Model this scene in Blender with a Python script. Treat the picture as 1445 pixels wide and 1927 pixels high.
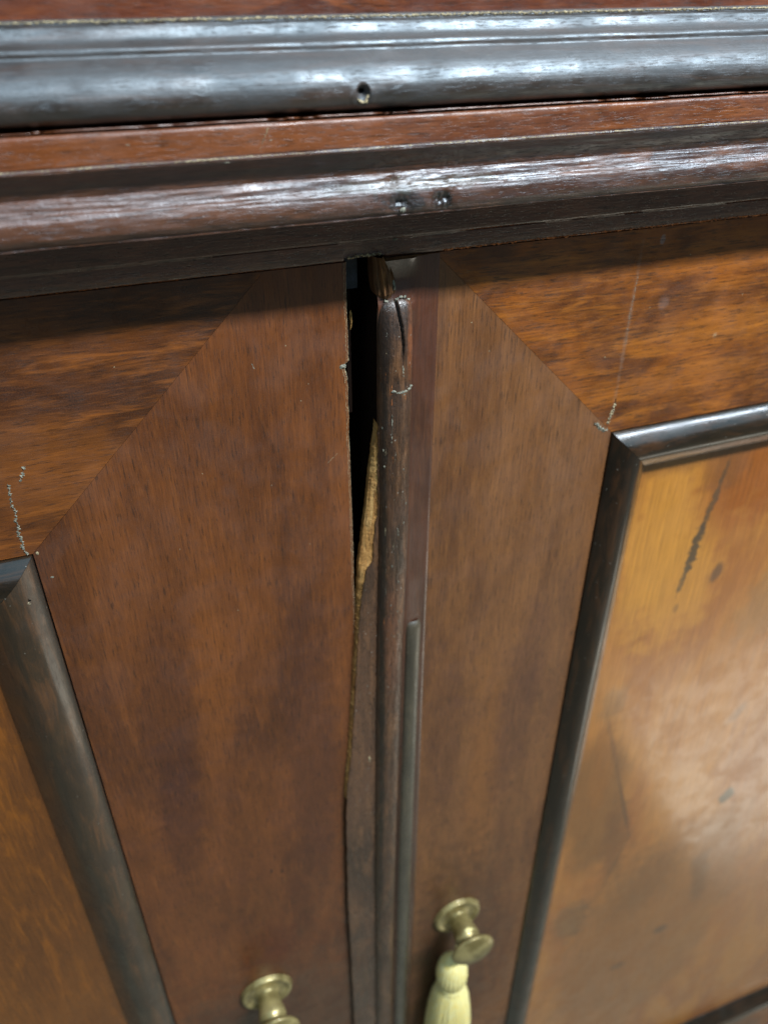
import bpy, bmesh, math, random
from mathutils import Vector, Matrix, noise
random.seed(7)
scene = bpy.context.scene
for o in list(bpy.data.objects): bpy.data.objects.remove(o)

# ------------------------------------------------------------------ camera
# cabinet space in mm: x to the right, z up (0 = eye level), "out" = how far proud of the door faces
EYE = 1150.0
def P(x, z, out=0.0): return Vector((x/1000, -out/1000, (z+EYE)/1000))
cam = bpy.data.cameras.new('camera'); co = bpy.data.objects.new('camera', cam)
scene.collection.objects.link(co); scene.camera = co
r0 = Vector((0.93892, -0.34412, 0.00095)); r1 = Vector((-0.19351, -0.53026, -0.82546)); r2 = Vector((0.28456, 0.77486, -0.56446))
R = Matrix((r0, -r1, -r2)).transposed()
co.matrix_world = Matrix.Translation(P(0, 0, 250)) @ R.to_4x4()
cam.sensor_fit = 'VERTICAL'; cam.sensor_height = 36; cam.sensor_width = 27
cam.lens = 28.58
cam.clip_start = 0.01; cam.clip_end = 50
cam.dof.use_dof = True; cam.dof.focus_distance = 0.268; cam.dof.aperture_fstop = 10.0

# ------------------------------------------------------------------ world and lamps
w = bpy.data.worlds.new("World"); scene.world = w; w.use_nodes = True
bg = w.node_tree.nodes['Background']; bg.inputs[0].default_value = (0.56, 0.58, 0.58, 1); bg.inputs[1].default_value = 0.13
def area(name, loc, target, sx, sy, power, col, level=True):
    l = bpy.data.lights.new(name, 'AREA'); l.shape = 'RECTANGLE'; l.size = sx; l.size_y = sy
    l.energy = power; l.color = col
    o = bpy.data.objects.new(name, l); scene.collection.objects.link(o)
    o.location = loc
    z = Vector(loc)-Vector(target)
    x = Vector((1, 0, 0)) if level else Vector((0, 0, 1)).cross(z).normalized()   # a level lamp keeps its long side parallel to the cabinet
    z = (z-x*z.dot(x)).normalized(); y = z.cross(x)
    o.rotation_euler = Matrix((x, y, z)).transposed().to_euler()
    return o
area('ceiling_tube_lamp', P(600, 940, 820), P(600, -100, 0), 0.60, 0.09, 36, (0.88, 0.95, 1.0))
area('ceiling_tube_lamp', P(1350, 940, 820), P(1350, -100, 0), 0.70, 0.09, 9, (0.78, 0.88, 1.0))
area('ceiling_glow_fill', P(350, 1200, 750), P(350, -50, 0), 3.0, 1.9, 17, (0.36, 0.74, 1.0))  # broad added lamp standing in for the glow of a pale ceiling
area('low_bounce_fill', P(1030, -1100, 370), P(1030, -300, 0), 0.66, 0.34, 1.15, (1.0, 0.94, 0.80))  # added unseen lamp, mimics light coming off a bright floor patch
scene.view_settings.view_transform = 'Standard'; scene.view_settings.look = 'None'
scene.view_settings.exposure = 0.14; scene.view_settings.gamma = 1.0

# ------------------------------------------------------------------ materials
def lin(r, g, b):
    f = lambda c: (c/255/12.92) if c/255 <= .04045 else ((c/255+.055)/1.055)**2.4
    return (f(r), f(g), f(b), 1)
class NT:
    def __init__(s, name):
        m = bpy.data.materials.new(name); m.use_nodes = True; s.m = m; s.nt = m.node_tree
        s.bsdf = s.nt.nodes['Principled BSDF']
        tc = s.nt.nodes.new('ShaderNodeTexCoord'); s.obj = tc.outputs['Object']
        v = s.n('ShaderNodeVectorMath', operation='MULTIPLY_ADD')
        s.link(s.obj, v.inputs[0]); v.inputs[1].default_value = (1000,)*3; v.inputs[2].default_value = (0, 0, -EYE)
        s.mm = v.outputs[0]
    def n(s, t, **k):
        x = s.nt.nodes.new(t)
        for a, b in k.items(): setattr(x, a, b)
        return x
    def link(s, a, b): s.nt.links.new(a, b)
    def noise(s, scale, detail=3, rough=.55, dist=0, off=(0, 0, 0)):
        mp = s.n('ShaderNodeMapping'); s.link(s.mm, mp.inputs[0]); mp.inputs['Scale'].default_value = scale; mp.inputs['Location'].default_value = off
        t = s.n('ShaderNodeTexNoise'); s.link(mp.outputs[0], t.inputs['Vector'])
        t.inputs['Scale'].default_value = 1; t.inputs['Detail'].default_value = detail; t.inputs['Roughness'].default_value = rough; t.inputs['Distortion'].default_value = dist
        return t.outputs['Fac']
    def ramp(s, fac, a, b, lo=0.0, hi=1.0, smooth=True):
        r = s.n('ShaderNodeMapRange'); r.interpolation_type = 'SMOOTHSTEP' if smooth else 'LINEAR'
        s.link(fac, r.inputs[0]); r.inputs[1].default_value = a; r.inputs[2].default_value = b; r.inputs[3].default_value = lo; r.inputs[4].default_value = hi
        return r.outputs[0]
    def mix(s, fac, a, b, mode='MIX'):
        x = s.n('ShaderNodeMix', data_type='RGBA', blend_type=mode)
        if isinstance(fac, float): x.inputs[0].default_value = fac
        else: s.link(fac, x.inputs[0])
        for i, c in ((6, a), (7, b)):
            if isinstance(c, tuple): x.inputs[i].default_value = c
            else: s.link(c, x.inputs[i])
        return x.outputs[2]
    def math(s, op, a, b=0.0):
        x = s.n('ShaderNodeMath', operation=op)
        for i, c in ((0, a), (1, b)):
            if isinstance(c, (int, float)): x.inputs[i].default_value = c
            else: s.link(c, x.inputs[i])
        return x.outputs[0]
    def blob(s, x, z, rx, rz, ang=0, soft=.5, wob=.35, wscale=.12):
        """stain or painted-in light: an ellipse with an uneven border, in cabinet mm"""
        nz = s.n('ShaderNodeTexNoise'); s.link(s.mm, nz.inputs['Vector']); nz.inputs['Scale'].default_value = wscale; nz.inputs['Detail'].default_value = 4
        mp = s.n('ShaderNodeMapping', vector_type='TEXTURE'); s.link(s.mm, mp.inputs[0])
        mp.inputs['Location'].default_value = (x, 0, z); mp.inputs['Rotation'].default_value = (0, math.radians(ang), 0); mp.inputs['Scale'].default_value = (rx, 1e5, rz)
        ln = s.n('ShaderNodeVectorMath', operation='LENGTH'); s.link(mp.outputs[0], ln.inputs[0])
        d = s.math('ADD', ln.outputs['Value'], s.math('MULTIPLY', s.math('SUBTRACT', nz.outputs['Fac'], .5), wob*4))
        return s.ramp(d, 1-soft/2, 1+soft/2, 1, 0)

def wood(name, dark, mid, light, grain='z', rough=.3, coat=.6, bump=.25, fiber=1.0, pores=.5, blotch=(.012, .03), stains_and_light=(), specks=.0, wear=None, wave=.06, spec=.5, coat_rough=.12, seed=0, medamt=.8, coat_ior=1.5, tint=None):
    t = NT(name)
    def S(across, along): return (along, across, across) if grain == 'x' else ((across, across, along) if grain == 'z' else (across, along, across))
    off = (seed*13.7, seed*5.1, seed*7.3)
    big = t.noise(S(blotch[1], blotch[0]), 4, .6, .6, off)
    med = t.noise(S(.22, .035), 4, .65, .8, off)
    fib = t.noise(S(1.5*fiber, .05*fiber), 4, .6, .2, off)
    por = t.noise(S(3.2*fiber, .28*fiber), 2, .5, 0, off)
    c = t.mix(t.ramp(big, .34, .66), dark, mid)
    c = t.mix(t.math('MULTIPLY', t.ramp(med, .45, .72), medamt), c, light)
    for (args, col, amt) in stains_and_light:
        m = t.blob(*args)
        c = t.mix(t.math('MULTIPLY', m, amt), c, col)
    c = t.mix(t.ramp(fib, .3, .75, .35, 0.0), c, (.012, .006, .004, 1))
    c = t.mix(t.ramp(por, .6, .72, 0, pores), c, (.01, .005, .004, 1))
    por2 = t.noise(S(1.5, .13), 2, .55, .1, (off[0]+3, off[1], off[2]))
    c = t.mix(t.ramp(por2, .58, .68, 0, min(.75, pores*1.1)), c, (.016, .008, .005, 1))
    c = t.mix(t.ramp(por2, .42, .3, 0, min(.3, pores*.4)), c, light)
    grit = t.noise((2.2, 2.2, 2.2), 2, .5)
    c = t.mix(t.ramp(grit, .35, .7, 0, .14), c, light)
    if specks:
        sp = t.noise((.9, .9, .9), 1, .5, 0, (3, 9, 1))
        c = t.mix(t.ramp(sp, .80-specks, .82-specks, 0, .6), c, (.42, .40, .34, 1))
    if wear:
        wn = t.noise(S(*wear[0]), 5, .7, 0, (4, 4, 4))
        c = t.mix(t.ramp(wn, wear[1], wear[1]+.05, 0, wear[3]), c, wear[2])
    t.link(c, t.bsdf.inputs['Base Color'])
    sm = t.noise((.06, .06, .06), 4, .6, .5, (8, 1, 2))
    rn = t.math('ADD', t.ramp(sm, .35, .7, rough*.8, rough*1.3), t.ramp(por, .5, .7, 0, .2))
    t.link(rn, t.bsdf.inputs['Roughness'])
    t.bsdf.inputs['Specular IOR Level'].default_value = spec
    if tint: t.bsdf.inputs['Specular Tint'].default_value = tint  # tint puts a cool blue sheen into the material's reflections
    t.bsdf.inputs['Coat Weight'].default_value = coat; t.bsdf.inputs['Coat IOR'].default_value = coat_ior
    t.link(t.ramp(sm, .3, .7, coat_rough*.8, coat_rough*1.7), t.bsdf.inputs['Coat Roughness'])
    h = t.math('MULTIPLY', fib, .5)
    h = t.math('SUBTRACT', h, t.ramp(por, .58, .72, 0, .5))
    h = t.math('ADD', h, t.math('MULTIPLY', t.noise((.9, .9, .9), 3, .6), .35))
    b1 = t.n('ShaderNodeBump'); b1.inputs['Strength'].default_value = bump; b1.inputs['Distance'].default_value = .0004
    t.link(h, b1.inputs['Height'])
    b2 = t.n('ShaderNodeBump'); b2.inputs['Strength'].default_value = wave; b2.inputs['Distance'].default_value = .004
    t.link(t.noise(S(.07, .025), 2, .5, 0, off), b2.inputs['Height']); t.link(b2.outputs[0], b1.inputs['Normal'])
    t.link(b1.outputs[0], t.bsdf.inputs['Normal'])
    b3 = t.n('ShaderNodeBump'); b3.inputs['Strength'].default_value = bump*.5; b3.inputs['Distance'].default_value = .0004
    t.link(h, b3.inputs['Height']); t.link(b2.outputs[0], b3.inputs['Normal'])
    t.link(b3.outputs[0], t.bsdf.inputs['Coat Normal'])
    return t.m

# veneers
m_stile_l = wood('veneer_left_stile', lin(84, 44, 21), lin(122, 68, 31), lin(142, 80, 31), 'z', rough=.5, coat=.4, coat_rough=.3, bump=.2, wave=.02, medamt=.35, blotch=(.008, .022), pores=.55, specks=.0,
    stains_and_light=[((15, -250, 9, 60, 4, .9), lin(136, 76, 30), .5), ((26, -390, 10, 80, 0, .9), lin(126, 70, 28), .4), ((-5, -270, 12, 60, 8, .9), lin(62, 32, 24), .5),
            ((22, -470, 14, 26, 10, .8), lin(84, 32, 12), .7), ((30, -560, 70, 60, 0, 1.0), lin(84, 60, 42), .7), ((55, -320, 12, 90, 0, .9), lin(70, 38, 28), .5), ((-8, -330, 10, 50, 4, .9), lin(66, 32, 24), .6)], seed=1)  # wide low grey-brown blob paints the floor's dull sheen into the veneer
m_stile_r = wood('veneer_right_stile', lin(98, 59, 33), lin(132, 84, 46), lin(146, 94, 48), 'z', rough=.5, coat=.4, coat_rough=.3, bump=.2, wave=.02, medamt=.35, blotch=(.007, .03), pores=.5,
    stains_and_light=[((150, -400, 10, 90, 0, .9), lin(140, 84, 34), .5), ((125, -330, 9, 60, 0, .9), lin(80, 46, 32), .5), ((165, -330, 10, 70, 3, .9), lin(86, 50, 36), .5), ((140, -560, 30, 120, 0, .9), lin(70, 42, 26), .7),
            ((172, -170, 7, 40, 2, .9), lin(130, 88, 58), .4)], seed=2)
m_rail_l = wood('veneer_left_rail', lin(62, 33, 17), lin(114, 62, 25), lin(152, 86, 32), 'x', rough=.42, coat=.45, coat_rough=.3, bump=.2, blotch=(.015, .05), pores=.5, seed=3,
    stains_and_light=[((-20, -140, 26, 18, 20, .8), lin(140, 80, 32), .45), ((-30, -112, 40, 7, 4, .8), lin(64, 34, 22), .5)])
m_rail_r = wood('veneer_right_rail', lin(84, 43, 20), lin(146, 80, 26), lin(182, 108, 36), 'x', rough=.4, coat=.45, coat_rough=.3, bump=.2, blotch=(.03, .05), pores=.6, medamt=.55, seed=5,
    stains_and_light=[((215, -112, 34, 5, 0, .9), lin(80, 44, 24), .4), ((260, -125, 60, 7, 0, .8), lin(180, 108, 38), .45), ((240, -98, 60, 3.5, 0, .8), lin(160, 92, 34), .5), ((220, -146, 50, 6, 0, .8), lin(168, 98, 36), .4),
            ((207, -111, 2.2, 2.4, 20, .8), lin(150, 130, 125), .25), ((201, -86, 1.0, 1.6, 0, .8), lin(150, 160, 170), .4), ((192.5, -120, .8, 30, 0, 1.2, .6, .3), lin(140, 120, 105), .28), ((236, -128, 1.2, 1.2, 0, 1), lin(190, 150, 110), .5)])
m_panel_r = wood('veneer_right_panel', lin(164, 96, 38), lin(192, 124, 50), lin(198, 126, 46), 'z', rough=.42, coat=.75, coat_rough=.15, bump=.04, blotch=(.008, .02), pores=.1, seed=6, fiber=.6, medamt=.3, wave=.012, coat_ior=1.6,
    stains_and_light=[((238, -235, 22, 62, 0, .9), lin(204, 136, 48), .85), ((256, -265, 22, 46, -10, .9), lin(206, 138, 50), .75), ((305, -205, 44, 28, -20, .9), lin(150, 76, 16), .9), ((240, -188, 50, 9, 0, .9), lin(120, 70, 30), .6), ((268, -200, 12, 14, -20, .9), lin(120, 72, 36), .6),  # flat brown blob at the top paints shade under the moulding
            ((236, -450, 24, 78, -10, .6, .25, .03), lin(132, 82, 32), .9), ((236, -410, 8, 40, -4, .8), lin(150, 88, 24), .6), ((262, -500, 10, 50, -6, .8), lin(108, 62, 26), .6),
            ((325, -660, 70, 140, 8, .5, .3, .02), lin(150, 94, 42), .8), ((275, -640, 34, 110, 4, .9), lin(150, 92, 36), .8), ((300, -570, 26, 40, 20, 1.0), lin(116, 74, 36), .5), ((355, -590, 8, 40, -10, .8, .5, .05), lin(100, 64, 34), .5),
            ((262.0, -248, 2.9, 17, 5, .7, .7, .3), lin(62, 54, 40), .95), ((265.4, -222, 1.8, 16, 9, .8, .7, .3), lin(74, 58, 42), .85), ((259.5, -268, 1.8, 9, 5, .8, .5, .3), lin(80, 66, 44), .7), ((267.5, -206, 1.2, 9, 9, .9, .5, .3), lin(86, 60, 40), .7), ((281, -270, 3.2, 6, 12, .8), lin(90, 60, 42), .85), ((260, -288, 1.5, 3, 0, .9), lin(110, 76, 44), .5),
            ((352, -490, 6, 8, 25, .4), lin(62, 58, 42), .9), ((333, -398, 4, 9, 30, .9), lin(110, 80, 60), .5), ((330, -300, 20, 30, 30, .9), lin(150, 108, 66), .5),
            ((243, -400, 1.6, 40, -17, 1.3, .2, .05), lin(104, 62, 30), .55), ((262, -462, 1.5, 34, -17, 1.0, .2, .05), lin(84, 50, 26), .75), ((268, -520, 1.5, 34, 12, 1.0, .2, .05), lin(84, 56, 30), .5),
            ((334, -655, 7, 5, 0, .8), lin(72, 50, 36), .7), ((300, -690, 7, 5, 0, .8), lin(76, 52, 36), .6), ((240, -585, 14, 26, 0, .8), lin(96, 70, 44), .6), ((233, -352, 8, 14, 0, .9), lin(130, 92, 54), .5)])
m_panel_l = wood('veneer_left_panel', lin(110, 62, 22), lin(140, 82, 28), lin(154, 88, 22), 'z', rough=.38, coat=.5, coat_rough=.25, bump=.08, blotch=(.006, .02), pores=.2, seed=7)
# ebonised or darkened solid wood
m_mould = wood('dark_panel_moulding', lin(24, 20, 15), lin(38, 29, 21), lin(74, 46, 26), 'z', rough=.34, coat=.9, coat_rough=.13, bump=.1, pores=.2, seed=8, specks=.02, wave=.03, coat_ior=1.5, spec=.2)
m_mould_l = wood('brown_panel_moulding', lin(42, 33, 24), lin(66, 50, 34), lin(104, 66, 36), 'z', rough=.4, coat=.9, coat_rough=.17, bump=.15, pores=.3, seed=22, specks=.02, wave=.04, coat_ior=1.55, wear=((.9, .08), .66, lin(120, 76, 42), .5),
    stains_and_light=[((-37.2, -400, 1.2, 400, 0, .6, .5, .1), (.008, .008, .006, 1), .9)])
m_mould_h = wood('dark_panel_moulding_level', lin(24, 22, 16), lin(40, 34, 23), lin(74, 48, 28), 'x', rough=.34, coat=.9, coat_rough=.13, bump=.1, pores=.2, seed=9, specks=.02, wave=.03, coat_ior=1.55, spec=.2)
WE = lin(170, 160, 140)
m_torus = wood('dark_waist_moulding', lin(34, 26, 20), lin(50, 38, 28), lin(76, 50, 32), 'x', rough=.44, coat=.7, coat_rough=.5, coat_ior=1.7, bump=.4, pores=.35, seed=10, wave=.03, spec=1.0, tint=(.70, .87, 1, 1), wear=((1.6, .12), .68, WE, .35))
m_lower = wood('dark_lower_moulding', lin(56, 34, 27), lin(84, 52, 38), lin(122, 74, 44), 'x', rough=.4, coat=.6, coat_rough=.34, coat_ior=1.6, bump=.7, spec=.8, tint=(.75, .88, 1, 1), pores=.5, seed=11, wave=.1, wear=((1.8, .14), .66, WE, .45),
    stains_and_light=[((86.5, -56.8, 6.5, 2.6, 10, .7, .6, .3), lin(18, 30, 34), .9), ((98.5, -57.4, 3.6, 2.6, 0, .7, .6, .3), lin(14, 20, 20), .95), ((10, -56, 60, 6, 0, 1.0), lin(112, 70, 46), .55), ((92, -52.5, 26, 1.6, 0, .8, .5, .3), lin(96, 92, 76), .5)])  # olive blob paints the ceiling's reflection on the fillet; dark blobs fill the dents
m_frieze = wood('mahogany_frieze', lin(100, 54, 34), lin(128, 74, 46), lin(146, 84, 44), 'x', rough=.36, coat=.5, coat_rough=.28, bump=.5, pores=.55, seed=12, wear=((1.5, .16), .71, WE, .4),
    stains_and_light=[((20, -40, 50, 4, 0, 1), lin(128, 68, 26), .7)])
m_rail = wood('dark_cabinet_rail', lin(92, 62, 50), lin(124, 84, 66), lin(144, 96, 70), 'x', rough=.36, coat=.9, coat_rough=.2, coat_ior=1.7, bump=1.0, pores=.6, seed=13, wear=((1.6, .1), .64, WE, .5))
m_fascia = wood('mahogany_fascia', lin(74, 36, 26), lin(112, 56, 34), lin(146, 78, 38), 'x', rough=.4, coat=.4, coat_rough=.3, bump=.2, seed=14)
m_cover = wood('worn_cover_strip', lin(62, 42, 30), lin(98, 66, 46), lin(124, 84, 54), 'z', rough=.38, coat=.7, coat_rough=.24, bump=1.0, pores=.6, seed=15, specks=.04, wave=.12, wear=((1.6, .09), .67, WE, .5),
    stains_and_light=[((89.4, -250, 1.1, 200, .4, .8), lin(22, 24, 20), .85), ((95, -200, 3, 14, 0, .9), lin(50, 40, 32), .7), ((93, -250, 3, 30, 0, .9), lin(112, 66, 44), .5), ((99.5, -108, 1.2, 14, 0, .9), lin(150, 86, 50), .7), ((94, -100, 7, 7, 0, .9), lin(60, 56, 54), .6), ((90.5, -110, 2, 14, 0, .9), lin(34, 24, 20), .7)])  # green-black blob runs down the groove, grey blob on the bead's top end
m_cove = wood('cover_strip_hollow', lin(66, 34, 22), lin(90, 50, 34), lin(100, 58, 34), 'z', rough=.38, coat=.9, coat_rough=.16, coat_ior=1.7, bump=.25, pores=.2, seed=16, specks=.0)
m_side = wood('grey_side_bead', lin(58, 52, 42), lin(84, 76, 62), lin(100, 86, 66), 'z', rough=.4, coat=.8, coat_rough=.22, coat_ior=1.6, bump=.3, pores=.2, seed=21)
m_raw = wood('raw_broken_wood', lin(166, 112, 60), lin(216, 162, 92), lin(236, 190, 122), 'z', rough=.85, coat=0, bump=1.0, pores=.7, seed=17, spec=.2, wave=.3)
m_raw_dark = wood('old_exposed_wood', lin(66, 44, 26), lin(112, 76, 46), lin(150, 104, 62), 'z', rough=.6, coat=.1, bump=1.0, pores=.6, seed=18, spec=.3, wave=.4)
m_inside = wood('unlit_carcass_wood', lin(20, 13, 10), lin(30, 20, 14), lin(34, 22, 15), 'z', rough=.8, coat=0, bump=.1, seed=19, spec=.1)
m_core = wood('door_core_wood', lin(48, 30, 20), lin(70, 44, 28), lin(90, 58, 36), 'z', rough=.6, coat=.1, bump=.3, seed=20)

def simple(name, a, b, scale=.3, rough=.5, metal=0.0, coat=0.0, bump=.3, spec=.5, sss=0):
    t = NT(name)
    n = t.noise((scale,)*3, 4, .6)
    t.link(t.mix(t.ramp(n, .35, .65), a, b), t.bsdf.inputs['Base Color'])
    t.bsdf.inputs['Roughness'].default_value = rough; t.bsdf.inputs['Metallic'].default_value = metal; t.bsdf.inputs['Coat Weight'].default_value = coat
    t.bsdf.inputs['Specular IOR Level'].default_value = spec
    bp = t.n('ShaderNodeBump'); bp.inputs['Strength'].default_value = bump; bp.inputs['Distance'].default_value = .0004
    t.link(t.noise((scale*4,)*3, 3, .6), bp.inputs['Height']); t.link(bp.outputs[0], t.bsdf.inputs['Normal'])
    return t.m
m_filler = simple('pale_grey_filler', lin(84, 86, 76), lin(150, 146, 128), 1.2, .6)
m_chip = simple('chipped_pale_edge', lin(96, 84, 68), lin(186, 168, 130), 1.0, .7)
m_orange = simple('thin_orange_edge', lin(150, 84, 40), lin(214, 124, 60), .3, .6)
m_brass = simple('dull_aged_brass', lin(130, 114, 70), lin(184, 166, 112), .1, .38, .5, .3, .3)
m_silk = simple('cream_tassel_thread', lin(255, 232, 140), lin(255, 244, 184), .5, .45, bump=.2)
m_block = simple('blue_black_stop', lin(34, 40, 46), lin(54, 62, 72), .3, .4, bump=.2)
m_black = simple('black_crack', (.004, .004, .004, 1), (.006, .006, .006, 1), .3, .9, spec=.05)
m_floor = simple('dull_brown_floor', lin(120, 116, 98), lin(136, 130, 110), .01, .6)

# ------------------------------------------------------------------ builders
def link(o, parent=None):
    scene.collection.objects.link(o)
    if parent:
        o.parent = parent; bpy.context.view_layer.update()
        o.matrix_parent_inverse = parent.matrix_world.inverted()
    return o
def empty(name, loc, parent=None):
    o = bpy.data.objects.new(name, None); o.empty_display_size = .02; o.location = loc
    link(o); bpy.context.view_layer.update()
    if parent:
        o.parent = parent; o.matrix_parent_inverse = parent.matrix_world.inverted(); bpy.context.view_layer.update()
    return o
def mesh(name, verts, faces, mat, parent=None, smooth=False, label=None, mats=None):
    me = bpy.data.meshes.new(name); me.from_pydata([tuple(v) for v in verts], [], faces)
    me.materials.append(mat)
    bm = bmesh.new(); bm.from_mesh(me); bmesh.ops.recalc_face_normals(bm, faces=bm.faces); bm.to_mesh(me); bm.free()
    if smooth:
        for p in me.polygons: p.use_smooth = True
    me.update()
    o = bpy.data.objects.new(name, me)
    if label: o['label'] = label
    return link(o, parent)
def nz(x, y, z): return noise.noise(Vector((x, y, z)))
def catmull(pts, sub=4):
    out = []
    for i in range(len(pts)-1):
        p0 = pts[max(i-1, 0)]; p1 = pts[i]; p2 = pts[i+1]; p3 = pts[min(i+2, len(pts)-1)]
        for k in range(sub):
            t = k/sub
            out.append(tuple(.5*((2*b)+(-a+c)*t+(2*a-5*b+4*c-d)*t*t+(-a+3*b-3*c+d)*t**3) for a, b, c, d in zip(p0, p1, p2, p3)))
    out.append(tuple(pts[-1])); return out
def xs_range(a, b, step, dense=()):
    xs = []; x = a
    while x < b:
        xs.append(x); st = step
        for (c, r, s) in dense:
            if abs(x-c) < r: st = min(st, s)
        x += st
    xs.append(b); return xs
def level_sweep(name, prof, x0, x1, mat, parent, step=2.0, rough=.12, dense=(), pit=None, label=None, smooth=True):
    """moulding running along x; prof = [(out, z)], worn by noise; pit(x, out, z) -> depth"""
    xs = xs_range(x0, x1, step, dense); n = len(prof)
    V = []; F = []
    for x in xs:
        for i, (o_, z) in enumerate(prof):
            a = prof[max(i-1, 0)]; b = prof[min(i+1, n-1)]
            to, tz = b[0]-a[0], b[1]-a[1]; L = math.hypot(to, tz) or 1
            no, nz_ = -tz/L, to/L
            d = rough*(nz(x*.05, i*.3, z*.1)*1.2+nz(x*.25, z*.6, 3)*.8+nz(x*.9, z*1.4, 9)*.4)
            if pit: d -= pit(x, o_, z)
            V.append(P(x, z+nz_*d, o_+no*d))
    for j in range(len(xs)-1):
        for i in range(n-1):
            F.append((j*n+i, j*n+i+1, (j+1)*n+i+1, (j+1)*n+i))
    return mesh(name, V, F, mat, parent, smooth, label)
def slab(name, poly, out, depth, mat, parent, label=None, nofront=False):
    """flat board: polygon [(x, z)] with its face at out and its back depth behind"""
    n = len(poly); V = [P(x, z, out) for x, z in poly]+[P(x, z, out-depth) for x, z in poly]
    F = [tuple(range(n)), tuple(range(2*n-1, n-1, -1))]+[(i, (i+1) % n, n+(i+1) % n, n+i) for i in range(n)]
    return mesh(name, V, F, mat, parent, False, label)
def box(name, x0, x1, z0, z1, o0, o1, mat, parent, label=None):
    return slab(name, [(x0, z0), (x1, z0), (x1, z1), (x0, z1)], max(o0, o1), abs(o1-o0), mat, parent, label)
def ribbon(name, pts, width, out, mat, parent, th=.25, label=None, jag=.5):
    """thin uneven raised bead of filler or a torn edge along [(x, z)]"""
    fine = []
    for (a, b) in zip(pts[:-1], pts[1:]):
        L = math.dist(a, b); k = max(2, int(L/.35))
        for i in range(k): fine.append((a[0]+(b[0]-a[0])*i/k, a[1]+(b[1]-a[1])*i/k))
    fine.append(pts[-1]); V = []; F = []
    for i, (x, z) in enumerate(fine):
        a = fine[max(i-1, 0)]; b = fine[min(i+1, len(fine)-1)]
        L = math.dist(a, b) or 1; tx, tz = (b[0]-a[0])/L, (b[1]-a[1])/L
        wl = width*(.5+jag*random.uniform(-.9, .6)); wr = width*(.5+jag*random.uniform(-.9, .6)); c = random.uniform(-.25, .25)*width
        h = th*random.uniform(.4, 1.3)
        for s, hh in ((-wl, -.02), (0, h), (wr, -.02)):
            V.append(P(x-tz*(s+c), z+tx*(s+c), out+hh))
    for i in range(len(fine)-1):
        for k in range(2): F.append((i*3+k, i*3+k+1, i*3+k+4, i*3+k+3))
    return mesh(name, V, F, mat, parent, False, label)
def lump(name, x, z, out, rx, rz, h, mat, parent, n=9, label=None):
    V = [P(x, z, out+h)]; F = []
    for ring, (k, hh) in enumerate(((.55, h*.8), (1, -.05))):
        for i in range(n):
            a = 2*math.pi*i/n; r = k*random.uniform(.6, 1.25)
            V.append(P(x+math.cos(a)*rx*r, z+math.sin(a)*rz*r, out+hh*random.uniform(.6, 1.2)))
    for i in range(n):
        j = (i+1) % n
        F.append((0, 1+i, 1+j)); F.append((1+i, 1+n+i, 1+n+j, 1+j))
    return mesh(name, V, F, mat, parent, False, label)
def lathe(name, x, z, prof, mat, parent, seg=48, label=None, tilt=(0, 0)):
    """turned about the axis that stands straight out of the door; prof = [(radius, out)]"""
    V = []; F = []
    for r, o_ in prof:
        for i in range(seg):
            a = 2*math.pi*i/seg
            V.append(P(x+r*math.cos(a)+tilt[0]*o_, z+r*math.sin(a)+tilt[1]*o_, o_))
    for j in range(len(prof)-1):
        for i in range(seg):
            k = (i+1) % seg; F.append((j*seg+i, j*seg+k, (j+1)*seg+k, (j+1)*seg+i))
    F.append(tuple(range((len(prof)-1)*seg, len(prof)*seg)))
    return mesh(name, V, F, mat, parent, True, label)

X0, X1 = -520, 760
# ------------------------------------------------------------------ the floor under the cabinet
fl = mesh('floor', [(-1.6, -2.4, 0), (2.2, -2.4, 0), (2.2, .6, 0), (-1.6, .6, 0)], [(0, 1, 2, 3)], m_floor); fl['kind'] = 'structure'

# ------------------------------------------------------------------ upper case
up = empty('upper_case', P(120, -34, -150))
up['label'] = 'dark upper case with wide rounded bottom moulding resting on the door cabinet'; up['category'] = 'cabinet'
slab('fascia', [(X0, 160), (X1, 160), (X1, -12.3), (X0, -12.3)], 16, 14, m_fascia, up)
def hole(x, o_, z):
    d = math.hypot(x-74.6, (z+28.6)*1.0)
    h = 2.4*max(0, 1-(d/1.9)**2) if o_ > 24 else 0
    d2 = math.hypot((x-74.6)/2.6, (z+29.6)/2.2)
    return h-(.18*math.exp(-(d2-1)**2*8) if o_ > 24 else 0)
tor = catmull([(16, -12.2), (17.8, -12.3), (18.6, -12.9), (18.7, -13.7), (19.0, -14.6), (20.0, -16.3), (21.6, -17.3), (23.3, -17.7), (23.9, -18.4), (24.0, -19.6), (24.9, -20.2), (27.0, -21.4), (29.2, -23.3), (30.7, -25.6), (31.3, -28.0), (31.0, -30.2), (29.8, -31.9), (27.6, -33.0), (24.0, -33.4), (16, -33.5), (0, -33.5)], 5)
o = level_sweep('base_moulding', tor, X0, X1, m_torus, up, 2.0, .07, dense=((74.6, 8, .25),), pit=hole)
ribbon('chipped_edge', [(x, -12.7+.15*nz(x*.1, 0, 0)) for x in range(-40, 261, 4)], .5, 18.8, m_chip, up, .12, jag=.45)
lump('nail_hole', 74.6, -28.2, 29.5, 1.25, 1.1, .12, m_black, up)
ribbon('splintered_rim', [(73.2, -30.0), (74.0, -30.9), (75.0, -31.0), (76.0, -30.3), (76.6, -29.2)], .9, 30.9, m_chip, up, .3)
box('bottom_board', X0, X1, -33.3, -30, 0, -420, m_inside, up)

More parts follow.
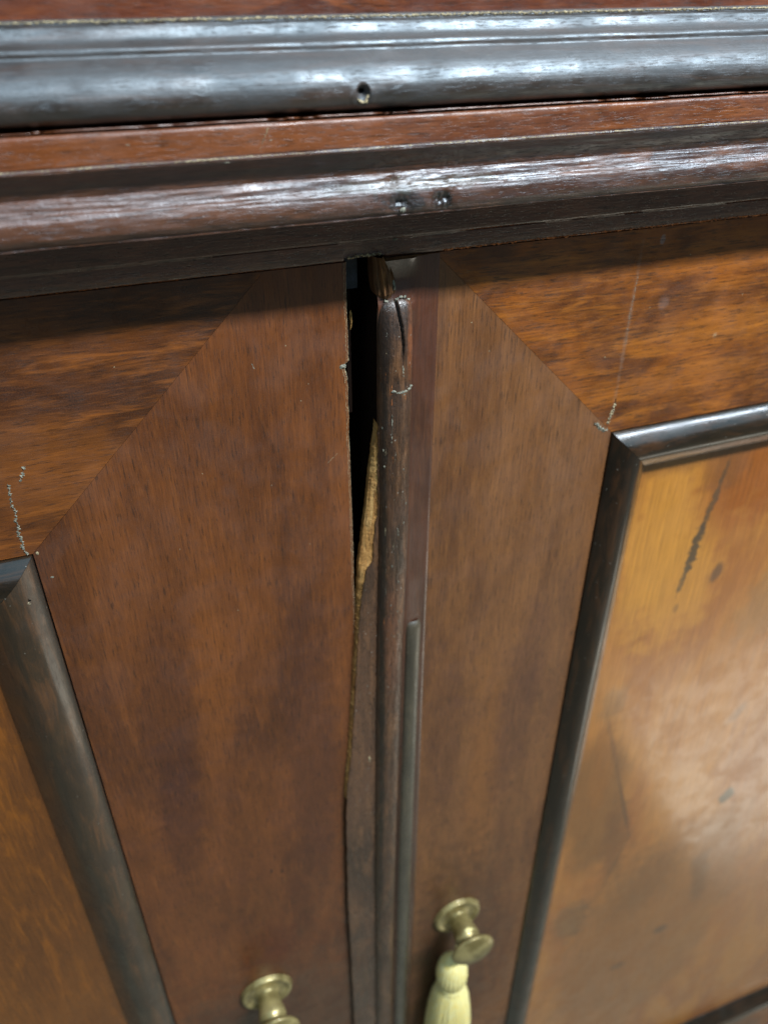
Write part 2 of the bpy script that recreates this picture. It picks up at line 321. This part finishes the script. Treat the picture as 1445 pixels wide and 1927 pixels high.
# ------------------------------------------------------------------ lower cabinet
cab = empty('cabinet', P(120, -1150, -150))
cab['label'] = 'antique mahogany cabinet with two panelled doors, broken strip between the doors'; cab['category'] = 'cabinet'
fr = catmull([(-20, -34.1), (26, -33.9), (28.4, -34.1), (29.6, -34.7), (30.1, -35.6), (30.2, -39), (30.2, -41.6)], 3)
def scar(x, o_, z):
    return .5*math.exp(-((x-91.5)/1.2)**2)*max(0, 1-abs(z+42)/3)
level_sweep('frieze', fr, X0, X1, m_frieze, cab, 1.6, .10, pit=scar)
def dent(x, o_, z):
    a = 1.5*math.exp(-((x-86.0)/3.2)**2-((z+57.4)/1.8)**2)+1.6*math.exp(-((x-98.5)/2.6)**2-((z+57.2)/1.8)**2)
    b = .5*math.exp(-((x-84)/2.2)**2-((z+51.4)/1.2)**2)
    return (a+b)*(1+.6*nz(x*.9, z*.9, 1)) if o_ > 10 else 0
lo = catmull([(26, -41.7), (30.4, -41.7), (31.2, -41.9), (31.4, -42.4), (31.0, -43.0), (30.0, -43.8), (28.7, -45.2), (27.5, -47.0), (26.8, -48.6), (26.6, -49.5), (27.1, -50.0), (27.6, -51.4), (28.1, -52.6), (28.9, -53.6), (29.4, -55.0), (29.5, -57.0), (29.1, -58.8), (27.9, -60.3), (25, -61.3), (1, -61.8)], 5)
level_sweep('waist_moulding', lo, X0, X1, m_lower, cab, 1.6, .16, dense=((92, 14, .35),), pit=dent)
ribbon('worn_arris', [(x, -42.0+.12*nz(x*.1, 5, 0)) for x in range(-40, 301, 4)], .35, 31.3, m_chip, cab, .1, jag=.45)
def gnaw(x, z0): return z0
rl = catmull([(1.2, -63), (1.3, -70), (1.3, -74.2), (1.15, -74.7), (1.1, -75.0), (1.1, -75.4), (1.1, -80.2), (.6, -80.7), (-1, -80.9), (-18, -80.9)], 2)
def notch(x, o_, z):
    e = 0
    if 77.5 < x < 92 and z < -79.6: e = .7*(1+.5*nz(x*.8, 0, 0))
    return e
level_sweep('rail', rl, X0, X1, m_rail, cab, 1.5, .10, dense=((86, 12, .5),), pit=notch)
ribbon('torn_edge', [(x, -80.5-.25*nz(x*.08, 2, 0)) for x in range(112, 330, 3)], .7, 1.0, m_orange, cab, .25, jag=.6)
ribbon('torn_edge', [(x, -81.0-.2*nz(x*.08, 2, 0)) for x in range(-30, 78, 3)], .18, .2, m_orange, cab, .1, jag=.8)
ribbon('torn_edge', [(78.8, -80.0), (82, -79.5), (86, -79.7), (90.5, -79.6)], .9, 1.1, m_chip, cab, .3)
ribbon('torn_edge', [(x, -74.8) for x in range(118, 330, 4)], .15, 1.1, m_orange, cab, .05, jag=.6)
lump('dent', 95, -75.5, 1.0, 1.3, .6, .15, m_filler, cab); lump('dent', 100.5, -75.2, 1.0, 1.2, .7, .2, m_rail, cab)
lump('chip', 86.8, -59.2, 28.9, .9, .8, .3, m_filler, cab)
for x, z, q in ((38, -42.9, 31), (86, -50.6, 27.2), (15, -37.6, 30.1), (50, -38.6, 30.1)):
    lump('chip', x, z, q, random.uniform(.5, 1.4), .25, .1, m_filler, cab)
ribbon('scratch', [(47.0, -41.0), (47.9, -39.0), (49.0, -37.0), (49.6, -35.6)], .22, 30.2, m_chip, cab, .05, jag=.3)
# carcass round the dark inside
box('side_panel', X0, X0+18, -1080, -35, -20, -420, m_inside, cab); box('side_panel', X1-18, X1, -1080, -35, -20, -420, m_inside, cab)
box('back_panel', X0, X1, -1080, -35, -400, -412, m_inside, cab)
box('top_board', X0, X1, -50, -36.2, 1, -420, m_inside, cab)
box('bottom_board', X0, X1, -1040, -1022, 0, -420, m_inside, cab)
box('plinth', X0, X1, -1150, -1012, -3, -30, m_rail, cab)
o = box('stop_block', 79.4, 84.4, -92.5, -81, -6, -18, m_block, cab)
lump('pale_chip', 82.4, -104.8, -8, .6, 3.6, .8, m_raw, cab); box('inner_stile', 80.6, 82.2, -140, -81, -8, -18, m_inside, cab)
# splintered stub left hanging over the gap
V = []; F = []
cols = 9; rows = [(-80.0, 87.2, 91.0), (-83, 87.4, 92.8), (-86, 87.4, 94.0), (-89.5, 87.7, 95.0), (-92.5, 88.2, 95.0), (-94.3, 89.2, 94.2), (-95.2, 90.8, 93.4)]
for k, (z, a, b) in enumerate(rows):
    for i in range(cols+1):
        t = i/cols; taper = 1 if k < 5 else .6-.3*(k-5)
        V.append(P(a+(b-a)*t, z+random.uniform(-.3, .3), 1.0+(3.0*math.sin(math.pi*min(max(t, .08), .92))+(.7 if i % 2 else -.4)*random.uniform(.4, 1))*taper))
nC = cols+1; base = len(V)
for k, (z, a, b) in enumerate(rows):
    V.append(P(a, z, -4)); V.append(P(b, z, -4))
for k in range(len(rows)-1):
    for i in range(cols): F.append((k*nC+i, k*nC+i+1, (k+1)*nC+i+1, (k+1)*nC+i))
    F.append((k*nC, base+k*2, base+k*2+2, (k+1)*nC)); F.append((k*nC+cols, (k+1)*nC+cols, base+k*2+3, base+k*2+1))
k = len(rows)-1; F.append(tuple([k*nC+i for i in range(nC)]+[base+k*2+1, base+k*2]))
mesh('splintered_stub', V, F, m_raw_dark, cab)

# ------------------------------------------------------------------ doors
MW = 26.0
MP = catmull([(.5, -2.2), (.5, .2), (1.0, 1.2), (3.0, 3.1), (5.4, 4.9), (7.2, 5.8), (9.2, 6.2), (11.4, 6.2), (13.2, 5.7), (15.2, 4.5), (18.0, 2.3), (20.8, -.3), (23.2, -2.8), (25.0, -4.9), (26.0, -6.6), (26.5, -8)], 3)
def panel_frame(x0, x1, z0, z1, door, mv):
    """four mitred moulding strips inside the rectangle x0..x1, z0..z1"""
    def strip(p, horiz, mat):
        V = []; F = []; n = len(MP); N = 60
        for j in range(N+1):
            t = j/N
            for (u, o_) in MP:
                x, z = p(u, t); d = .07*nz(x*.1, z*.1, u*.2)+.04*nz(x*.6, z*.6, u)
                V.append(P(x, z, o_+d))
        for j in range(N):
            for i in range(n-1): F.append((j*n+i, j*n+i+1, (j+1)*n+i+1, (j+1)*n+i))
        return mesh('panel_moulding', V, F, mat, door, True)
    g = .06
    strip(lambda u, t: (x0+u, z1-u-g-(z1-z0-2*u-2*g)*t), 0, mv)
    strip(lambda u, t: (x1-u, z1-u-g-(z1-z0-2*u-2*g)*t), 0, mv)
    strip(lambda u, t: (x0+u+g+(x1-x0-2*u-2*g)*t, z1-u), 1, m_mould_h)
    strip(lambda u, t: (x0+u+g+(x1-x0-2*u-2*g)*t, z0+u), 1, m_mould_h)
TOP, BOT = -81.5, -1010
Lx0, Lx1, Lz0, Lz1 = -400.0, -36.3, -905.0, -169.5
Rx0, Rx1, Rz0, Rz1 = 193.3, 570.0, -905.0, -165.0

# left door
dl = empty('door', P(-200, -1010, -10), cab); dl['label'] = 'left door with chipped right edge'
EDGE = [(78.6, -81.5), (78.4, -89.6), (78.3, -96.8), (78.6, -106), (78.6, -112), (78.5, -115.6), (77.2, -116.6), (76.9, -118.2), (77.8, -121.7), (78.2, -126), (78.0, -132), (78.3, -138), (77.9, -145), (78.2, -154), (78.2, -163), (78.4, -178), (78.5, -199), (78.4, -215), (78.7, -230), (78.5, -260), (78.5, -400), (78.0, -700), (77.5, -1010)]
c = Lz1+ (TOP-Lz1); k1 = TOP-Lz1
slab('stile', [(Lx1, Lz1), (Lx1+k1, TOP)]+EDGE+[(Lx1+105, BOT), (Lx1, Lz0)], 0, 2.5, m_stile_l, dl)
slab('rail', [(Lx1-.16, Lz1), (Lx1+k1-.1, TOP), (-500, TOP), (-500, TOP-2), (Lx0, Lz1)], 0, 2.5, m_rail_l, dl)
slab('rail', [(Lx1, Lz0), (Lx0, Lz0), (-500, BOT), (Lx1+105, BOT)], 0, 2.5, m_rail_l, dl)
slab('stile', [(Lx0, Lz1), (-500, TOP-2), (-500, BOT), (Lx0, Lz0)], 0, 2.5, m_stile_l, dl)
box('core', Lx1-4, 78.2, BOT, TOP, -2.52, -20, m_core, dl)
# torn veneer edge, pale where chipped
fine = []
for (a, b) in zip(EDGE[:-4], EDGE[1:-3]):
    kk = max(1, int(math.dist(a, b)/.7))
    fine += [(a[0]+(b[0]-a[0])*i/kk, a[1]+(b[1]-a[1])*i/kk) for i in range(kk)]
V = []; F = []
for i, (x, z) in enumerate(fine):
    ww = .25+.35*max(0, nz(z*.09, 1, 1)+.3)+random.uniform(0, .18)
    if -123 < z < -115: ww += .5
    V += [P(x-.45-.4*random.random(), z, .04), P(x+ww*.4, z, -.25), P(x+ww*.75, z, -1.4-random.random())]
for i in range(len(fine)-1):
    for k in range(2): F.append((i*3+k, i*3+k+1, i*3+k+4, i*3+k+3))
mesh('torn_veneer_edge', V, F, m_chip, dl)
lump('pale_chip', 76.9, -117.3, .05, 1.5, 1.1, .5, m_filler, dl, 11)
panel_frame(Lx0, Lx1, Lz0, Lz1, dl, m_mould_l)
box('panel', Lx0+20, Lx1-20, Lz0+20, Lz1-20, -6.0, -12, m_panel_l, dl)
ribbon('crack_filler', [(-31.6, -135.5), (-32.0, -138.0), (-34.0, -140.6)], .9, .0, m_filler, dl, .35, jag=.8)
ribbon('crack_filler', [(-37.4, -140.8), (-37.7, -145.7), (-38.4, -149), (-37.3, -151.5), (-38.5, -155.1), (-38.0, -157.5), (-38.9, -160), (-38.4, -163.8), (-39.2, -165.8), (-38.0, -169.3)], .8, .0, m_filler, dl, .4, jag=.9)
lump('corner_chip', -34.9, -169.6, 0, .5, .9, .3, m_chip, dl)
lump('nail_hole', -41.0, -185.2, 4.9, .5, .5, .2, m_black, dl); lump('pale_chip', -41.6, -186.4, 4.9, .7, .7, .35, m_chip, dl)
for x, z in ((-32.6, -180.8),): lump('pale_chip', x, z, 0, .7, .45, .15, m_filler, dl)
ribbon('scratch', [(45.0, -111.6), (45.8, -113.6)], .3, 0, m_filler, dl, .05)
ribbon('scratch', [(69.5, -155.0), (73.5, -151.6)], .2, 0, m_chip, dl, .04, jag=.4)
for x, z in ((2, -106.2), (61, -128), (64, -122), (12, -180), (24, -150), (57, -107), (48, -160), (30, -215), (61, -190)): lump('fleck', x, z, 0, .28, .28, .06, m_chip, dl, 6)
for x, z in ((29.5, -395), (35, -398)): lump('fleck', x, z, 0, 1.0, 2.4, .05, m_core, dl, 6)

# right door
dr = empty('door', P(400, -1010, -10), cab); dr['label'] = 'right door carrying the broken cover strip'
k2 = TOP-Rz1
slab('stile', [(Rx0, Rz1), (Rx0-k2, TOP), (80.5, TOP), (80.5, -100), (81.5, BOT), (Rx0-105, BOT), (Rx0, Rz0)][:2]+[(92, TOP), (92, BOT), (Rx0-105+20, BOT), (Rx0, Rz0)], 0, 2.5, m_stile_r, dr)
slab('rail', [(Rx0+.14, Rz1), (Rx0-k2+.1, TOP), (668, TOP), (Rx1, Rz1)], 0, 2.5, m_rail_r, dr)
slab('rail', [(Rx0, Rz0), (Rx0-85, BOT), (668, BOT), (Rx1, Rz0)], 0, 2.5, m_rail_r, dr)
slab('stile', [(Rx1, Rz1), (668, TOP), (668, BOT), (Rx1, Rz0)], 0, 2.5, m_stile_r, dr)
box('core', 90.5, Rx0+4, BOT, TOP, -2.52, -20, m_core, dr)
panel_frame(Rx0, Rx1, Rz0, Rz1, dr, m_mould)
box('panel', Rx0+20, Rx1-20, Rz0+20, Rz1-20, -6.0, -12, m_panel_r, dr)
lump('nail_hole', 218.7, -172.2, 4.9, .8, .7, .15, m_black, dr); lump('nail_head', 219.2, -172.7, 5.0, .7, .6, .4, m_chip, dr)
# corner damage and the fine crack above it
ribbon('corner_chip', [(184.2, -159.0), (186.0, -160.8), (188.4, -162.6), (190.8, -163.8)], 1.6, 0, m_filler, dr, .6, jag=.5)
ribbon('corner_chip', [(193.0, -151.5), (192.4, -154.5), (191.8, -157), (190.6, -160.6)], 1.3, 0, m_chip, dr, .5, jag=.5)
ribbon('crack', [(192.8, -149.5), (192.9, -153.5)], .35, .1, m_black, dr, .1, jag=.2)
ribbon('crack', [(192.9, -98.9), (192.7, -107.1), (192.2, -113), (192.4, -119.7), (192.7, -126)], .22, 0, m_filler, dr, .05, jag=.8)
for x, z in ((201.5, -84.5), (201, -112), (236, -128), (245, -112), (215, -93), (125, -108), (133, -120), (184, -130)): lump('fleck', x, z, 0, .35, .35, .06, m_chip, dr, 6)

# cover strip along the meeting edge (flat flap broken away at the top)
def lerp(tab, z):
    if z >= tab[0][0]: return tab[0][1]
    for (a, b) in zip(tab[:-1], tab[1:]):
        if b[0] <= z <= a[0]: return a[1]+(b[1]-a[1])*(a[0]-z)/(a[0]-b[0])
    return tab[-1][1]
backB = [(-141, 89.0), (-144, 88.4), (-153.6, 87.0), (-165, 85.6), (-179.4, 84.1), (-191.9, 82.4), (-204.9, 80.8), (-218.8, 79.9), (-233, 78.7), (-248.4, 77.7), (-264, 76.5), (-281, 75.6), (-298.6, 74.4), (-320.8, 72.9), (-344, 70.6), (-370, 69.9), (-398, 69.4), (-450, 69.0), (-509, 69.6), (-597, 70.0), (-1010, 70)]
frontA = [(-141, 88.5), (-163.8, 88.2), (-178.5, 88.3), (-186, 87.0), (-191, 86.6), (-203, 86.0), (-206.5, 83.4), (-214, 81.9), (-225, 80.4), (-243, 79.0), (-258, 78.0), (-278, 76.9), (-295.5, 75.7), (-317.6, 74.3), (-341, 71.6), (-370, 70.2), (-450, 69.2), (-509, 69.8), (-597, 70.2), (-1010, 70.2)]
shift = [(-100, 0), (-190, -.2), (-250, -1.4), (-320, -2.2), (-426, -3.4), (-600, -3.6), (-1010, -3.6)]
def zs(a, b, step, dense=()):
    out = []; z = a
    while z > b:
        out.append(z); st = step
        for (c, r, s) in dense:
            if abs(z-c) < r: st = min(st, s)
        z -= st
    out.append(b); return out
def jag(z, k): return .4*nz(z*.3, k, 0)+.3*nz(z*1.1, k, 5)+.15*nz(z*3, k, 9)
# flat flap
Z = zs(-141, BOT, 3, ((-240, 110, .7),)); V = []; F = []; n = 6
for z in Z:
    a = lerp(frontA, z)+jag(z, 1); s = lerp(shift, z); r = 89.0+s
    a = min(a, r-.1)
    for (x, o_) in ((a, 2.2), (a+.12, 2.9), (a+(r-a)*.3, 3.0), (a+(r-a)*.7, 3.0), (r-.25 if r-.25 > a+.15 else r-.05, 2.7), (r+.6, .6)): V.append(P(x, z, o_+.05*nz(x, z*.1, 1)))
for j in range(len(Z)-1):
    for i in range(n-1): F.append((j*n+i, j*n+i+1, (j+1)*n+i+1, (j+1)*n+i))
mesh('cover_strip', V, F, m_cover, dr, False)
# raw broken face
V = []; F = []; n = 5
Z = zs(-141, -352, .8)
for z in Z:
    a = lerp(frontA, z)+jag(z, 1)+.02; b = lerp(backB, z)+jag(z, 3)*.8
    b = min(b, a-.12)
    for i in range(n):
        t = i/(n-1); V.append(P(b+(a-b)*t, z, .25+2.1*t**.7+(.14*nz(b*.5+t*3, z*.12, 4)+.16*nz(t*7, z*.5, 2)+.08*nz(t*14, z*1.5, 2))*(1 if 0 < i < n-1 else .2)))
    V.append(P(b+.1, z, -2.5))
n += 1
for j in range(len(Z)-1):
    for i in range(4): F.append((j*n+i, j*n+i+1, (j+1)*n+i+1, (j+1)*n+i))
    F.append((j*n+5, j*n, (j+1)*n, (j+1)*n+5))
mesh('broken_edge', V, F, m_raw, dr, False)
# back of the strip, closing it against the gap
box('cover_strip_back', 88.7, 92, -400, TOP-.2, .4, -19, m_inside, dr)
# base and hollow to the right of the bead
Z = zs(TOP-.1, BOT, 3, ((-95, 15, .6),)); V = []; F = []
for z in Z:
    s = lerp(shift, z)
    top = max(0, min(1, (-96-z)/3)); 
    pr_ = [(88.6, 1.0), (91, 1.1), (95, .9+.25*top), (99, .7+.5*top), (101+s, .9+.9*top), (103+s*.7, 1.5), (105.5+s*.3, 1.3), (108, .75), (110.3, .45), (111.4, .4), (111.8, -.2)]
    for (x, o_) in pr_: V.append(P(x+.08*nz(z*.1, x, 0), z, o_+(2.2*max(0, min(1, (z+89)/7.5))**1.5+1.9*max(0, min(1, (-88.8-z)/8))**1.3*(1-.8*max(0, min(1, (-98-z)/8))) if x < 102.5 else 0)))
n = len(pr_)
for j in range(len(Z)-1):
    for i in range(n-1): F.append((j*n+i, j*n+i+1, (j+1)*n+i+1, (j+1)*n+i))
mesh('hollow', V, F, m_cove, dr, True)
# round bead, its top end worn round and split
ZB = -94.6
def bead_out(x, z):
    s = lerp(shift, z); e = max(0.0, min(1.0, (ZB+.3-z)/17)); e = math.sqrt(1-(1-e)**2)
    return 1.3+(max(0, 1-abs((x-95.1-s)/6.5)**2.4))**.55*5.2*(.25+.75*e)
Z = [ZB+.25, ZB, ZB-.3, ZB-.7]+zs(ZB-1.1, BOT, 3, ((-112, 22, .45), (-200, 90, 1.4), (-330, 40, 1.2))); V = []; F = []; NC = 44
for z in Z:
    s = lerp(shift, z); e = max(0.0, min(1.0, (ZB+.3-z)/4.2)); e = math.sqrt(1-(1-e)**2)
    cx = 95.1+s; hw = 6.5*(.30+.70*e); e2 = max(0.0, min(1.0, (ZB+.3-z)/17)); e2 = math.sqrt(1-(1-e2)**2)*.75+.25*e
    for i in range(NC+1):
        t = -1+2*i/NC; x = cx+hw*t
        hgt = (max(0, 1-abs(t)**2.4))**.55*5.2*(.05+.95*e2)
        o_ = 1.3+hgt+.12*nz(x*.5, z*.12, 7)+.08*nz(x*1.4, z*.6, 2)
        if -118 < z < ZB+.4:
            zc = lerp([(-94, 94.5), (-100, 95.2), (-104, 96.0), (-110, 96.6), (-118, 96.4)], z)+.15*nz(z, 0, 0)
            dpt = 3.6*min(1, (z+118)/7); o_ -= dpt*math.exp(-((x-zc)/(.20+.14*min(1, (z+118)/14)))**2)
        if z < -150: # old nicks down the left groove
            o_ -= .6*max(0, nz(x*.6, z*.35, 12)-.25)
        V.append(P(x, z, max(o_, .9)))
n = NC+1
for j in range(len(Z)-1):
    for i in range(NC): F.append((j*n+i, j*n+i+1, (j+1)*n+i+1, (j+1)*n+i))
mesh('bead', V, F, m_cover, dr, True)
CR = [(94.5, -95.0), (94.9, -97.5), (95.2, -100), (96.0, -104), (96.5, -108), (96.6, -111), (96.45, -114.5)]
V = []; F = []
for i, (x, z) in enumerate(CR):
    h_ = bead_out(x, z)-.55; w_ = .26*(1-i/8)
    V += [P(x-w_, z, h_), P(x+w_, z, h_)]
for i in range(len(CR)-1): F.append((2*i, 2*i+1, 2*i+3, 2*i+2))
mesh('split', V, F, m_black, dr)  # black strip laid in the crack, standing in for its shade
# lower part of the side bead that still stands
Z = [-242.6, -243, -243.6, -244.6]+zs(-246, BOT, 6); V = []; F = []; NC = 12
for z in Z:
    e = max(0.05, min(1.0, (-242.5-z)/5)); e = math.sqrt(1-(1-e)**2); s = lerp(shift, z)
    cx = 105.8+s*.6; hw = 3.6*(.5+.5*e)+max(0, -s*.25)
    for i in range(NC+1):
        t = -1+2*i/NC; V.append(P(cx+hw*t, z, 1.0+2.6*e*(max(0, 1-t*t))**.5))
n = NC+1
for j in range(len(Z)-1):
    for i in range(NC): F.append((j*n+i, j*n+i+1, (j+1)*n+i+1, (j+1)*n+i))
mesh('side_bead', V, F, m_side, dr, True)
# chips and filler on the strip
for x, z in ((93.4, -127.0), (94.8, -127.6), (96.2, -127.7), (97.6, -127.6), (98.9, -127.2), (99.8, -126.5)):
    lump('filler', x, z, bead_out(x, z)-.1, 1.1, random.uniform(.5, .8), .3, m_filler, dr, 9)
lump('filler', 97, -128.8, bead_out(97, -128.8)-.05, .5, .4, .15, m_filler, dr)
ribbon('scratch', [(96.4, -117.5), (96.6, -122.0)], .25, bead_out(96.5, -119), m_filler, dr, .06, jag=.8)
for i in range(26):
    z = -104-random.random()**1.3*150; x = 95.1+lerp(shift, z)+random.uniform(-4.5, 4.5)
    ribbon('scratch', [(x, z), (x+random.uniform(-.1, .1), z-random.uniform(1, 4.5))], random.uniform(.08, .2), bead_out(x, z-1.5)+.02, random.choice((m_filler, m_chip, m_orange)), dr, .03, jag=.6)
ribbon('filler', [(90.6, -94.9), (92.2, -95.7), (94.2, -95.8), (96, -94.4), (98.4, -94.2), (99.4, -95.6)], .8, 2.7, m_filler, dr, .6, jag=.7)
lump('pale_chip', 94.6, -90.5, 1.8, .6, 2.4, .6, m_filler, dr)
ribbon('scratch', [(92.6, -136.0), (92.7, -141.5), (92.5, -147.5)], .22, 6.35, m_filler, dr, .05, jag=.9)
for x, z in ((89.9, -151), (90.2, -158), (97.2, -160), (97.8, -185), (93, -205), (95.8, -214), (92.6, -226), (95.6, -230), (96.4, -236), (94.2, -244), (98.8, -176), (89.6, -142), (96.6, -119)):
    lump('pale_chip', x, z, bead_out(x, z), .32, random.uniform(.5, 1.2), .15, m_filler, dr, 7)
lump('pale_chip', 83.3, -325, 2.95, .6, 2.6, .3, m_chip, dr)
lump('orange_chip', 92.6, -334, 6.1, 1.3, 4.2, .25, m_orange, dr)
random.seed(3)
for i in range(60):
    z = -150-random.random()*150; lump('groove_dirt', 89.4+lerp(shift, z)+random.uniform(-.25, .3), z, 1.9, .22, random.uniform(.3, 1.0), .2, random.choice((m_filler, m_black, m_black)), dr, 5)

# ------------------------------------------------------------------ knobs
KP = [(0, .2), (14.6, .2), (15.2, 1.0), (15.2, 2.2), (14.4, 3.2), (13.0, 3.2), (11.8, 2.4), (9.0, 2.0), (7.6, 2.4), (6.2, 3.6), (6.0, 5.5), (6.4, 8.0), (7.2, 11), (7.9, 14), (8.0, 16.5), (7.0, 18.5), (6.6, 19.6), (8.0, 20.6), (11.0, 21.8), (13.4, 23.4), (13.9, 24.6), (13.3, 25.8), (10.5, 27.4), (7.0, 28.4), (3.5, 28.9), (.6, 29.0)]
lathe('knob', 17.2, -511.5, catmull(KP, 3), m_brass, dl)
lathe('knob', 141.2, -503.5, catmull(KP, 3), m_brass, dr)

# ------------------------------------------------------------------ tassel on the right knob
ts = empty('tassel', P(135, -640, 16)); ts['label'] = 'cream tassel hanging from the right door knob'; ts['category'] = 'tassel'
def vlathe(name, prof, cx, co_, mat, parent, seg=40, flute=0, nf=0):
    V = []; F = []
    for r, z in prof:
        for i in range(seg):
            a = 2*math.pi*i/seg; rr = r*(1+flute*math.cos(nf*a))
            V.append(P(cx+rr*math.cos(a), z, co_+rr*math.sin(a)))
    for j in range(len(prof)-1):
        for i in range(seg):
            k = (i+1) % seg; F.append((j*seg+i, j*seg+k, (j+1)*seg+k, (j+1)*seg+i))
    return mesh(name, V, F, mat, parent, True)
vlathe('head', catmull([(1, -529), (4.5, -531), (7.6, -536), (9.3, -543), (9.8, -550), (8.8, -557), (7.4, -561.5)], 4), 134.6, 13, m_silk, ts, 120, .06, 24)
vlathe('tie', catmull([(7.4, -560.5), (8.5, -562), (8.6, -564), (7.8, -565.8)], 4), 134.6, 13, m_silk, ts)
vlathe('skirt', catmull([(7.4, -564), (9.6, -569), (12, -580), (13.6, -595), (14.8, -615), (15.2, -640), (15.4, -690)], 4), 134.8, 13, m_silk, ts, 168, .07, 28)
def tube(pts, r, V, F, seg=6):
    b = len(V)
    for i, p in enumerate(pts):
        a = pts[max(i-1, 0)]; c_ = pts[min(i+1, len(pts)-1)]; d = (c_-a).normalized()
        u = d.cross(Vector((0, 1, .1))).normalized(); v = d.cross(u)
        for k in range(seg):
            an = 2*math.pi*k/seg; V.append(p+(u*math.cos(an)+v*math.sin(an))*r)
    for i in range(len(pts)-1):
        for k in range(seg): F.append((b+i*seg+k, b+i*seg+(k+1) % seg, b+(i+1)*seg+(k+1) % seg, b+(i+1)*seg+k))
V = []; F = []
for i in range(64):
    a = 2*math.pi*i/64+random.uniform(-.03, .03); j = random.uniform(.96, 1.05)
    tube([P(134.7+r*j*math.cos(a), z, 13+r*j*math.sin(a)) for r, z in ((8.0, -565), (10.2, -572), (12.6, -583), (14.2, -598), (15.2, -618), (15.7, -645), (15.9+random.random(), -695))], .0006, V, F)
o = mesh('fringe', V, F, m_silk, ts, True); o['kind'] = 'stuff'
V = []; F = []
tube([P(134.6, -531, 13), P(135.5, -522, 14), P(135.0, -512, 15), P(136.5, -501, 15.5), P(141, -494.6, 16), P(146, -498, 16), P(148.6, -506, 15.5), P(144, -516, 15), P(138, -524, 14), P(135, -531, 13)], .0009, V, F, 8)
mesh('loop', V, F, m_silk, ts, True)
